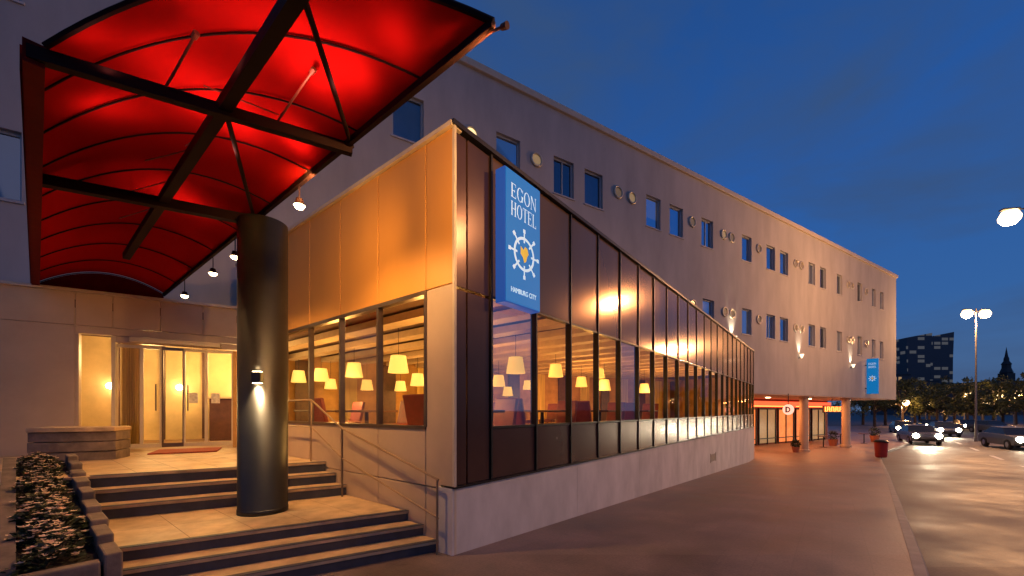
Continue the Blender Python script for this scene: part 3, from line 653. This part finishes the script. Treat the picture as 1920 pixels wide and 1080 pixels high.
# ---------------------------------------------------------------- signs
def text_mesh(txt,size,mt,parent,O,X,Y,Z,bold=0.0,name='lettering',sx=1):
    cu=bpy.data.curves.new('t','FONT'); cu.body=txt; cu.size=size; cu.align_x='CENTER'; cu.align_y='CENTER'; cu.extrude=.003; cu.offset=bold
    ob=bpy.data.objects.new('t',cu); COL.objects.link(ob); bpy.context.view_layer.update()
    me=bpy.data.meshes.new_from_object(ob.evaluated_get(bpy.context.evaluated_depsgraph_get())); bpy.data.objects.remove(ob)
    me.name=name; me.materials.clear(); me.materials.append(MT[mt])
    base=parent.matrix_basis.translation
    for v in me.vertices: v.co=O+X*v.co.x*sx+Y*v.co.y+Z*v.co.z-base
    o=bpy.data.objects.new(name,me); COL.objects.link(o); o.parent=parent; return o
def glyph(ch):
    P=[]; tk=.14
    def rc(x0,y0,x1,y1): P.append([(x0,y0),(x1,y0),(x1,y1),(x0,y1)])
    def stem(x,y0=0,y1=1,serif=(1,1),t=tk):
        rc(x,y0+.045,x+t,y1-.045)
        if serif[0]: rc(x-.06,y0,x+t+.06,y0+.045)
        if serif[1]: rc(x-.06,y1-.045,x+t+.06,y1)
    if ch=='E':
        stem(.06,serif=(0,0)); rc(0,0,.60,.05); rc(0,.95,.57,1); rc(.19,.48,.46,.53); rc(.555,.05,.60,.22); rc(.53,.79,.57,.95); rc(.42,.40,.46,.48); rc(.42,.53,.46,.61); return P,.62
    if ch=='L':
        stem(.06,serif=(0,1)); rc(0,0,.58,.05); rc(.535,.05,.58,.25); return P,.60
    if ch=='H':
        stem(.06); stem(.55); rc(.19,.48,.55,.53); return P,.74
    if ch=='T':
        stem(.27,serif=(1,0)); rc(0,.95,.67,1); rc(0,.77,.045,.95); rc(.625,.77,.67,.95); return P,.67
    if ch=='N':
        stem(.06,t=.06); stem(.62,t=.06,serif=(0,1)); P.append([(.0,1),(.17,1),(.68,0),(.60,0)]); return P,.75
    if ch in 'OG':
        w=.78; n=28
        for k in range(n):
            a0=2*math.pi*k/n; a1=2*math.pi*(k+1)/n
            if ch=='G' and (a0<.62 or a0>6.0): continue
            f=lambda a,inn:(w/2+math.cos(a)*(w/2-(.14 if inn else 0)),.5+math.sin(a)*(.5-(.05 if inn else 0))*1.02)
            P.append([f(a0,0),f(a1,0),f(a1,1),f(a0,1)])
        if ch=='G': rc(.60,.06,.73,.42); rc(.53,.42,.80,.465); rc(.69,.70,.73,.95)
        return P,w
    return P,.3
def serif_text(txt,width,hgt,mt,parent,O,X,Y,Z):
    gl=[glyph(c) for c in txt]; gap=.10; tw=sum(w for _,w in gl)+gap*(len(gl)-1); kx_=width/tw; m_=MB(); x=-width/2
    for polys,w in gl:
        for j,P in enumerate(polys):
            m_.poly([O+X*(x+p[0]*kx_)+Y*(p[1]-.5)*hgt+Z*(.0008*(j%3)) for p in P])
        x+=(w+gap)*kx_
    return m_.build('lettering',mt,parent)
def wheel(parent,C,X,Y,N,r):
    m_=MB(); n_=40
    def pt(a,rr,h=0): return C+X*math.cos(a)*rr+Y*math.sin(a)*rr+N*h
    for k in range(n_):
        a_,b2=2*math.pi*k/n_,2*math.pi*(k+1)/n_
        m_.poly([pt(a_,r*.60,.004),pt(a_,r*.72,.004),pt(b2,r*.72,.004),pt(b2,r*.60,.004)])
    for k in range(8):
        a_=2*math.pi*k/8; u=X*math.cos(a_)+Y*math.sin(a_); w=-X*math.sin(a_)+Y*math.cos(a_)
        for (ra,rb,wd) in ((.48,.61,.045),(.71,.9,.04),(.9,1.06,.08)):
            m_.poly([C+u*r*ra-w*r*wd+N*.0045,C+u*r*rb-w*r*wd+N*.0045,C+u*r*rb+w*r*wd+N*.0045,C+u*r*ra+w*r*wd+N*.0045])
    m_.build('wheel_emblem','letter',parent)
    y_=MB(); prof=[(-.25,.30),(-.05,.18),(.05,.34),(.22,.30),(.30,.08),(.20,-.05),(.12,-.28),(-.02,-.36),(-.10,-.15),(-.26,-.02)]
    y_.poly([C+X*a_*r+Y*b2*r+N*.005 for a_,b2 in prof]); y_.build('emblem_centre','yellow',parent)
off=.18
a0=.64; a1=a0+.70; z0=CH+1.25; z1=CH+2.80
sg=thing('hotel_sign','blue illuminated blade sign with ship wheel on the pavilion corner','sign',A((a0+a1)/2,-off,z0))
MB().box(A(a0,-off,z0),dA*(a1-a0),dB*(off-.035),UP*(z1-z0)).build('box','sblue',sg,bevel=.008)
MB().box(A(a0+.012,-off-.006,z0+.012),dA*(a1-a0-.024),dB*.006,UP*(z1-z0-.024)).build('face','blue',sg)
am=(a0+a1)/2; fo=-off-.009
serif_text('EGON',.50,.165,'letter',sg,A(am,fo,z1-.235),dA,UP,nA)
serif_text('HOTEL',.50,.165,'letter',sg,A(am,fo,z1-.445),dA,UP,nA)
wheel(sg,A(am,fo,z0+.63),dA,UP,nA,.285)
text_mesh('HAMBURG CITY',.085,'letter',sg,A(am,fo,z0+.16),dA,UP,nA,0,sx=.82)
ss=sM(1621); s2=thing('far_hotel_sign','small blue projecting sign low on the far end of the hotel','sign',M(ss,-.3,CH+1.1))
MB().box(M(ss,-.72,CH+1.15),nM*.62,dM*.12,UP*2.4).build('box','blue',s2,bevel=.01); MB().box(M(ss+.03,-.10,CH+1.5),nM*.098,dM*.05,UP*.06).build('bracket','fin',s2); MB().box(M(ss+.03,-.10,CH+3.1),nM*.098,dM*.05,UP*.06).build('bracket','fin',s2)
wheel(s2,M(ss-.004,-.41,CH+2.2),-nM,UP,-dM,.20)
serif_text('EGON',.40,.14,'letter',s2,M(ss-.006,-.41,CH+3.2),-nM,UP,-dM); serif_text('HOTEL',.40,.14,'letter',s2,M(ss-.006,-.41,CH+2.98),-nM,UP,-dM)
c=ip(1560,767,28.5)
t=thing('restaurant_sign','glowing orange neon sign above the shopfront under the overhang','sign',c)
MB().cbox(c,2.9,.08,.50,dM,nM).build('backing','fin',t)
for k in range(8): 
    x=-1.25+k*.34
    nn_=MB(); nn_.cbox(c+dM*x-nM*.07,.05,.04,.34,dM,nM); nn_.cbox(c+dM*(x+.1)-nM*.07+UP*(.15 if k%2 else -.15),.15,.04,.05,dM,nM)
    if k%3: nn_.cbox(c+dM*(x+.1)-nM*.07,.14,.04,.05,dM,nM)
    nn_.build('neon_letter','neon',t)
MB().tube(c+UP*.25,Vector((c.x,c.y,BOT-.06)),.02).build('hanger','fin',t)
c=ip(1478,768,20.5)
t=thing('round_shop_sign','round pink lit shop sign beside the first overhang column','sign',c)
MB().lathe(c,[(0,.04),(.25,.04),(.27,0),(.25,-.04),(0,-.04)],28,-dM).build('disc','neonp',t)
MB().tube(c+UP*.26,Vector((c.x,c.y,BOT-.02)),.02).build('hanger','fin',t)
mk=MB(); C=c-dM*.045; mk.cbox(C-(-nM)*.08,.02,.07,.30,dM,nM)
for q in range(9):
    a_=-math.pi/2+math.pi*q/9; b2=a_+math.pi/9; X=-nM
    mk.poly([C+X*(math.cos(a_)*.17-.05)+UP*math.sin(a_)*.15,C+X*(math.cos(b2)*.17-.05)+UP*math.sin(b2)*.15,C+X*(math.cos(b2)*.11-.05)+UP*math.sin(b2)*.09,C+X*(math.cos(a_)*.11-.05)+UP*math.sin(a_)*.09])
mk.build('mark','dark',t)
for px,py,lab in ((1497,672,'nearer glowing wall sconce low on the long facade'),(1594,690,'further glowing wall sconce beside the small blue sign'),(1371,640,'glowing wall sconce just above the pavilion roof end')):
    s=sM(px); Z=15497/(2184-px); z=CH+(HY-py)/F*Z; c=M(s,-.16,z)
    t=thing('wall_sconce',lab,'wall light',c,None)
    MB().lathe(c,[(.03,0),(.06,.08),(.11,.22),(.09,.22),(.05,.14),(.04,.05)],18).build('shade','cone',t,smooth=True)
    MB().tube(c+UP*.05,c+nM*.16+UP*.02,.02).build('bracket','fin',t)
    light('SPOT',c+UP*.20,150,(1,.82,.55),.04,c+UP*1.6+nM*.30,62,1)

# ---------------------------------------------------------------- street furniture
L=Vector(((1652-CX)/F*20.5,20.5,g(20.5))); t=thing('litter_bin','red litter bin at the pavement edge below the far sign','bin',L)
MB().lathe(L,[(0,0.02),(.20,.02),(.24,.08),(.27,.75),(.28,.8),(.25,.8),(.24,.3),(0,.3)],20).build('body','redbin',t,smooth=False); MB().lathe(L,[(.29,.80),(.29,.86),(.2,.92),(.0,.94)],20).build('rim','fin',t)
def pot(x,Z,label,k=1):
    L=Vector(((x-CX)/F*Z,Z,g(Z))); t=thing('potted_plant',label,'plant',L)
    MB().lathe(L,[(0,0),(.2*k,0),(.28*k,.42*k),(.3*k,.45*k),(.26*k,.45*k),(.24*k,.36*k),(0,.36*k)],18).build('pot',terra,t)
    m_=MB(); leafball(L,.3*k,.7*k,240,int(x),m_,.1); m_.tube(L+UP*.3*k,L+UP*.75*k,.02); m_.build('foliage','leaf',t)
pot(1492,23.2,'small potted shrub beside the nearer overhang column',.7); pot(1562,27.5,'potted shrub in the middle between the two overhang columns',1.0); pot(1640,31,'potted shrub right of the far overhang column',1.1)
def bistro(px,Z,label):
    L=Vector(((px-CX)/F*Z,Z,g(Z))); t=thing('bistro_table',label,'table',L)
    MB().lathe(L,[(0,.70),(.33,.70),(.34,.72),(.33,.74),(0,.74)],20).build('tabletop','wood',t); MB().tube(L+UP*.02,L+UP*.7,.03).build('pedestal','fin',t); MB().lathe(L,[(0,.03),(.2,.02),(.22,0)],16).build('foot','fin',t)
for px,Z,lab in ((1544,26.5,'small round table outside the shopfront, left of the far column'),(1576,29,'small round table between the columns, further back'),(1620,29.5,'small round table right of the far column')): bistro(px,Z,lab)
def lamp_post(base,hgt,arms_,label,energy,headsz=.16,spot=None):
    t=thing('street_lamp',label,'street lamp',base)
    MB().tube(base,base+UP*.9,.11,.09,12).tube(base+UP*.9,base+UP*(hgt+.25),.075,.045,12).build('pole','pole',t)
    for dx in arms_:
        e=base+UP*hgt+dx
        MB().path([base+UP*(hgt-.1),base+UP*(hgt+.15)+dx*.5,e+UP*.16],.035,8).build('arm','pole',t)
        d=dx.normalized(); MB().cbox(e+UP*.17,.62,.24,.08,d,UP.cross(d)).build('lamp_head','pole',t,bevel=.03)
        MB().lathe(e+UP*.12,[(0,-headsz*1.9),(headsz*.6,-headsz*1.7),(headsz*.95,-headsz*1.2),(headsz,-headsz*.8),(headsz*.7,-.04),(0,.01)],20).build('bulb','bulb',t,smooth=True)
        if spot: light('SPOT',e-UP*(headsz*2+.1),energy,(1,.47,.18),.12,spot,135,.8)
        else: light('POINT',e-UP*(headsz*2+.1),energy,(1,.47,.18),.12)
h1=ip(1893,400,17.0)
lamp_post(Vector((h1.x+1.6,h1.y-.3,g(17)-.13)),h1.z-(g(17)-.13),[Vector((-1.6,.3,0))],'tall street lamp at the right edge of the picture, arm reaching over the road',3000,.34)
h2=ip(1830,584,33.0)
lamp_post(Vector((h2.x,h2.y,g(33)-.13)),h2.z-(g(33)-.13),[Vector((-.75,0,0)),Vector((.75,0,0))],'double headed street lamp standing in front of the trees',3600,.36)
lamp_post(Vector((13.5,4.5,g(4.5)-.13)),9.5,[Vector((-1.4,.3,0))],'street lamp on the road beside the viewer, outside the picture',1900,.22,Vector((5,6.5,0)))
smallmeta=[(1708,742,80,'far small street lamp left of the towers'),(1760,748,95,'far small street lamp below the taller tower'),(1808,735,70,'far small street lamp right of the towers'),(1868,740,75,'far small street lamp left of the church spire'),(1902,734,60,'far small street lamp right of the church spire'),(1690,752,60,'far small street lamp just past the hotel end'),(1735,756,70,'far small low street lamp below the shorter tower'),(1842,752,65,'far small street lamp just right of the tall double lamp')]
for px,py,Z,lab in smallmeta:
    h=ip(px,py,Z); b_=Vector((h.x,h.y,g(Z)-.13)); lamp_post(b_,h.z-b_.z,[Vector((.5,-.2,0))],lab,1000,.42)

def car(label,paint,loc,rz,lights='head',en=420):
    t=thing('car',label,'car',(0,0,0))
    prof=[(-2.1,.30),(-2.15,.62),(-2.0,.86),(-1.0,.95),(1.35,1.0),(2.0,.95),(2.15,.75),(2.12,.30),(1.75,.30),(1.68,.52),(1.35,.66),(1.02,.52),(.95,.28),(-.95,.28),(-1.02,.52),(-1.35,.66),(-1.68,.52),(-1.75,.30)]
    m_=MB(); n=len(prof)
    for y in (-.86,.86):
        for (x,z) in prof: m_.v.append((x,y*(.97 if z>.8 else 1),z))
    m_.f.append(list(range(n-1,-1,-1))); m_.f.append(list(range(n,2*n)))
    for k in range(n): j=(k+1)%n; m_.f.append([k,j,n+j,n+k])
    m_.build('body',paint,t,bevel=.04)
    cb=[(-1.05,.94),(-.35,1.38),(1.05,1.42),(1.75,.98)]; m_=MB()
    for y in (-.8,.8):
        for (x,z) in cb: m_.v.append((x,y*(.80 if z>1.1 else 1),z))
    m_.f=[[3,2,1,0],[4,5,6,7],[0,1,5,4],[1,2,6,5],[2,3,7,6],[3,0,4,7]]; m_.build('cabin_glass','carglass',t,bevel=.03)
    m_=MB(); m_.box(Vector((-.33,-.62,1.385)),Vector((1.36,0,.03)),Vector((0,1.24,0)),UP*.035); m_.build('roof',paint,t,bevel=.015)
    for x in (-1.35,1.35):
        for y in (-.78,.78):
            w=MB().lathe(Vector((x,y,.32)),[(.18,-.1),(.31,-.1),(.33,-.06),(.33,.06),(.31,.1),(.18,.1)],20,Vector((0,1,0))).build('wheel','tyre',t,origin=Vector((0,0,0))); MB().lathe(Vector((x,y,.32)),[(0,-.105),(.19,-.09),(.19,.09),(0,.105)],14,Vector((0,1,0))).build('rim','rim',w,origin=Vector((0,0,0)))
    for y in (-.60,.60):
        MB().lathe(Vector((-2.10,y,.68)),[(0,.09),(.15,.07),(.20,0),(.16,-.04)],14,Vector((-1,0,0))).build('headlight','head' if lights=='head' else 'rim',t)
        MB().cbox(Vector((2.12,y,.78)),.08,.3,.12).build('tail_light','tail',t,bevel=.02)
    MB().cbox(Vector((-2.14,0,.42)),.04,1.0,.14).build('grille','fin',t)
    t.location=loc; t.rotation_euler=(0,0,rz)
    if lights=='head':
        f=Vector((math.cos(rz+math.pi),math.sin(rz+math.pi),0)); p=Vector(loc)+f*2.35+UP*.68
        light('SPOT',p,en,(1,.82,.55),.12,p+f*10-UP*1.6,80,.8)
    return t
paints=[mat('car_silver',(.12,.12,.13),.25,metal=.5,var=.05),mat('car_dark_blue',(.03,.04,.08),.2,metal=.3,var=.05),mat('car_grey',(.07,.07,.07),.3,var=.04),mat('car_black',(.02,.02,.022),.2,var=.05)]
def gp(px,Z): return Vector(((px-CX)/F*Z,Z,g(Z)-.13))
ra=math.atan2(.741,.671)
car('grey car with bright headlights coming past the hotel corner',paints[0],gp(1722,31),ra+.16,en=1300)
car('dark blue car with headlights on, behind the nearest grey one',paints[1],gp(1768,40),ra+.12,en=700)
car('dark grey car with headlights on near the right edge',paints[2],gp(1900,27),ra+.24,en=700)
car('black car furthest left on the road with headlights on',paints[3],gp(1692,44),ra+.1)
car('grey car parked under the trees right of the lamp post',paints[0],gp(1858,46),ra+.5,'off')
car('dark car with headlights on below the tall double lamp',paints[3],gp(1812,50),ra+.15)
car('black car with headlights on between the grey and the dark blue one',paints[3],gp(1742,50),ra+.1)
# ---------------------------------------------------------------- trees
def tree_proto(seed,h=7.5,cr=2.6):
    rg=random.Random(seed); tr=MB(); top=Vector((rg.uniform(-.2,.2),rg.uniform(-.2,.2),h*.55)); tr.tube(Vector((0,0,0)),top,.2,.12,9)
    ends_=[]
    for k in range(11):
        a_=k*.7+rg.uniform(-.3,.3); s=Vector((0,0,h*rg.uniform(.25,.5))); e=Vector((math.cos(a_)*cr*rg.uniform(.5,.9),math.sin(a_)*cr*rg.uniform(.5,.9),h*rg.uniform(.40,.88))); tr.tube(s,e,.08,.02,6); ends_.append(e)
    ends_.append(Vector((0,0,h*.92))); cr_=MB()
    for k in range(46):
        b_=rg.choice(ends_); c=b_+Vector((rg.gauss(0,.6),rg.gauss(0,.6),rg.gauss(0,.5))); rad=rg.uniform(.35,.85)
        for q in range(75):
            d=Vector((rg.gauss(0,1),rg.gauss(0,1),rg.gauss(0,.8))).normalized(); p=c+d*rad*rg.random()**.4
            x=Vector((rg.gauss(0,1),rg.gauss(0,1),rg.gauss(0,1))).normalized(); y=x.cross(d).normalized(); s_=rg.uniform(.09,.19)
            cr_.poly([p-x*s_,p+y*s_*.6,p+x*s_,p-y*s_*.6])
    return tr,cr_
tps=[]
ts=[(1693,62,1.0),(1716,85,1.2),(1742,75,.95),(1771,90,1.25),(1790,66,.95),(1815,84,1.2),(1842,70,1.05),(1862,95,1.3),(1880,60,.95),(1905,72,1.1),(1925,52,.95),(1660,70,1.1),(1640,60,.95),(1950,64,1.1),(1618,72,1.1),(1755,62,.85),(1828,60,.8),(1725,68,.9)]
tl=['leftmost','second','third','fourth','fifth','sixth','seventh','eighth','ninth','tenth','eleventh','twelfth','thirteenth','fourteenth','fifteenth','sixteenth','seventeenth','eighteenth']
order=sorted(range(len(ts)),key=lambda i:ts[i][0])
for n_,i in enumerate(order):
    px,Z,sc_=ts[i]; lab='dark round street tree beyond the road, %s from the left'%tl[n_] if n_ else 'dark round street tree beyond the road, leftmost, seen under the overhang'
    if len(tps)<3:
        t=thing('street_tree',lab,'tree',(0,0,0),'trees along the far side of the road'); a_,b2=tree_proto(30+n_); a_.build('trunk','bark',t); b2.build('crown','treeleaf',t); tps.append(t); t.location=gp(px,Z); t.scale=(sc_,)*3
    else:
        o=copytree(tps[n_%3],gp(px,Z),n_*1.1,lab); o.scale=(sc_,)*3
# ---------------------------------------------------------------- skyline
def leanprism(name,pts_low,pts_high,mt,par,z0,z1):
    m_=MB(); n=len(pts_low)
    for p in pts_low: m_.v.append((p[0],p[1],z0))
    for i,p in enumerate(pts_high): m_.v.append((p[0],p[1],z1[i] if isinstance(z1,(list,tuple)) else z1))
    m_.f.append(list(range(n-1,-1,-1))); m_.f.append(list(range(n,2*n)))
    for k in range(n): j=(k+1)%n; m_.f.append([k,j,n+j,n+k])
    return m_.build(name,mt,par)
def skyX(px,Z): return (px-CX)/F*Z
Zt=320
def tower(pa0,pa1,pk0,pk1,pt0,pt1,ybase,yk,yt0,yt1,label,dz):
    t=thing('office_tower',label,'tower',(skyX(pa0,Zt),Zt,0)); zb=-3; zk=CH+(HY-yk)/F*Zt; z0_=CH+(HY-yt0)/F*Zt; z1_=CH+(HY-yt1)/F*Zt; D=14; Z_=Zt+dz
    def q(a_,b2): return [(skyX(a_,Z_),Z_),(skyX(b2,Z_),Z_),(skyX(b2,Z_)+2,Z_+D),(skyX(a_,Z_)+2,Z_+D)]
    leanprism('lower_storeys',q(pa0,pa1),q(pk0,pk1),'tower',t,zb,zk); leanprism('upper_storeys',q(pk0,pk1),q(pt0,pt1),'tower',t,zk+.01,[z0_,z1_,z1_,z0_])
tower(1704,1742,1701,1745,1700,1748,740,672,633,624,'shorter bent glass office tower on the skyline',0)
tower(1748,1786,1744,1787,1741,1789,740,668,622,612,'taller leaning glass office tower on the skyline',22)
for (p0,p1,yt,Z,lab) in ((1683,1706,704,240,'low dark office block left of the towers'),(1716,1760,716,230,'low dark office block in front of the towers'),(1786,1822,722,260,'low long block right of the taller tower'),(1838,1872,718,250,'low block left of the church spire'),(1896,1960,716,240,'low block at the right end of the skyline')):
    t=thing('office_block',lab,'building',(skyX(p0,Z),Z,0)); z1_=CH+(HY-yt)/F*Z
    MB().box(Vector((skyX(p0,Z),Z,-3)),Vector((skyX(p1,Z)-skyX(p0,Z),0,0)),Vector((0,18,0)),UP*(z1_+3)).build('wall','city',t)
    MB().box(Vector((skyX(p0,Z)-.3,Z-.3,z1_)),Vector((skyX(p1,Z)-skyX(p0,Z)+.6,0,0)),Vector((0,18.6,0)),UP*.8).build('roof','dark',t)
Z=300; t=thing('church','dark church with a tall pointed copper spire','church',(skyX(1887,Z),Z,0)); cx_=skyX(1887,Z)
def yz(y): return CH+(HY-y)/F*Z
MB().cbox(Vector((cx_,Z,(yz(700)-3)/2)),6,6,yz(700)+3).build('tower','dark',t)
MB().lathe(Vector((cx_,Z,0)),[(3,yz(700)),(3.6,yz(699)),(2.4,yz(690)),(2.4,yz(684)),(2.8,yz(683)),(1.5,yz(677)),(1.4,yz(672)),(.9,yz(668)),(.0,yz(650))],8).build('spire','dark',t)
MB().prism([(cx_+3,Z-4),(cx_+20,Z-4),(cx_+20,Z+6),(cx_+3,Z+6)],-3,yz(722)).build('nave','dark',t)

# ---------------------------------------------------------------- world, sun, camera
w=bpy.data.worlds.new('World'); scene.world=w; w.use_nodes=True; nt=w.node_tree; nt.nodes.clear(); L=nt.links.new
out=nt.nodes.new('ShaderNodeOutputWorld'); bg=nt.nodes.new('ShaderNodeBackground'); tc=nt.nodes.new('ShaderNodeTexCoord'); sp=nt.nodes.new('ShaderNodeSeparateXYZ'); L(tc.outputs['Generated'],sp.inputs[0])
rp=nt.nodes.new('ShaderNodeValToRGB'); cr=rp.color_ramp; cr.elements[0].position=0; cr.elements[0].color=(.075,.13,.25,1); cr.elements[1].position=1; cr.elements[1].color=(.009,.042,.16,1)
for pos_,c in ((.06,(.050,.125,.28)),(.2,(.026,.112,.34)),(.45,(.017,.092,.34))):
    e=cr.elements.new(pos_); e.color=(*c,1)
L(sp.outputs[2],rp.inputs[0])
mp=nt.nodes.new('ShaderNodeMapping'); mp.inputs['Scale'].default_value=(1.0,1.0,2.6); mp.inputs['Rotation'].default_value=(.25,.15,0); L(tc.outputs['Generated'],mp.inputs[0])
nz=nt.nodes.new('ShaderNodeTexNoise'); nz.inputs['Scale'].default_value=2.6; nz.inputs['Detail'].default_value=7; nz.inputs['Roughness'].default_value=.55; nz.inputs['Distortion'].default_value=.4; L(mp.outputs[0],nz.inputs['Vector'])
mr=nt.nodes.new('ShaderNodeMapRange'); mr.inputs[1].default_value=.40; mr.inputs[2].default_value=.68; mr.inputs[3].default_value=0; mr.inputs[4].default_value=.85; L(nz.outputs['Fac'],mr.inputs[0])
mx=nt.nodes.new('ShaderNodeMixRGB'); L(mr.outputs[0],mx.inputs[0]); L(rp.outputs[0],mx.inputs[1]); mx.inputs[2].default_value=(.036,.078,.185,1)
sky=nt.nodes.new('ShaderNodeTexSky'); sky.sky_type='NISHITA'; sky.sun_disc=False; sky.sun_elevation=R(0.5); sky.sun_rotation=R(200)
m2=nt.nodes.new('ShaderNodeMixRGB'); m2.blend_type='ADD'; m2.inputs[0].default_value=.008; L(mx.outputs[0],m2.inputs[1]); L(sky.outputs[0],m2.inputs[2])
L(m2.outputs[0],bg.inputs[0]); bg.inputs[1].default_value=1.0; L(bg.outputs[0],out.inputs[0])
l=light('SUN',(0,-10,20),.04,(1,.75,.72)); l.data.angle=R(25); l.rotation_euler=Vector((-.35,.8,-.35)).to_track_quat('-Z','Y').to_euler()
cam=bpy.data.cameras.new('Camera'); co=bpy.data.objects.new('Camera',cam); COL.objects.link(co); co.location=(0,0,CH); co.rotation_euler=(R(90),0,0)
cam.sensor_width=36; cam.lens=F/1920*36; cam.shift_y=230/1920; cam.clip_end=5000; cam.clip_start=.05
scene.camera=co
scene.view_settings.view_transform='Standard'; scene.view_settings.look='None'; scene.view_settings.exposure=0
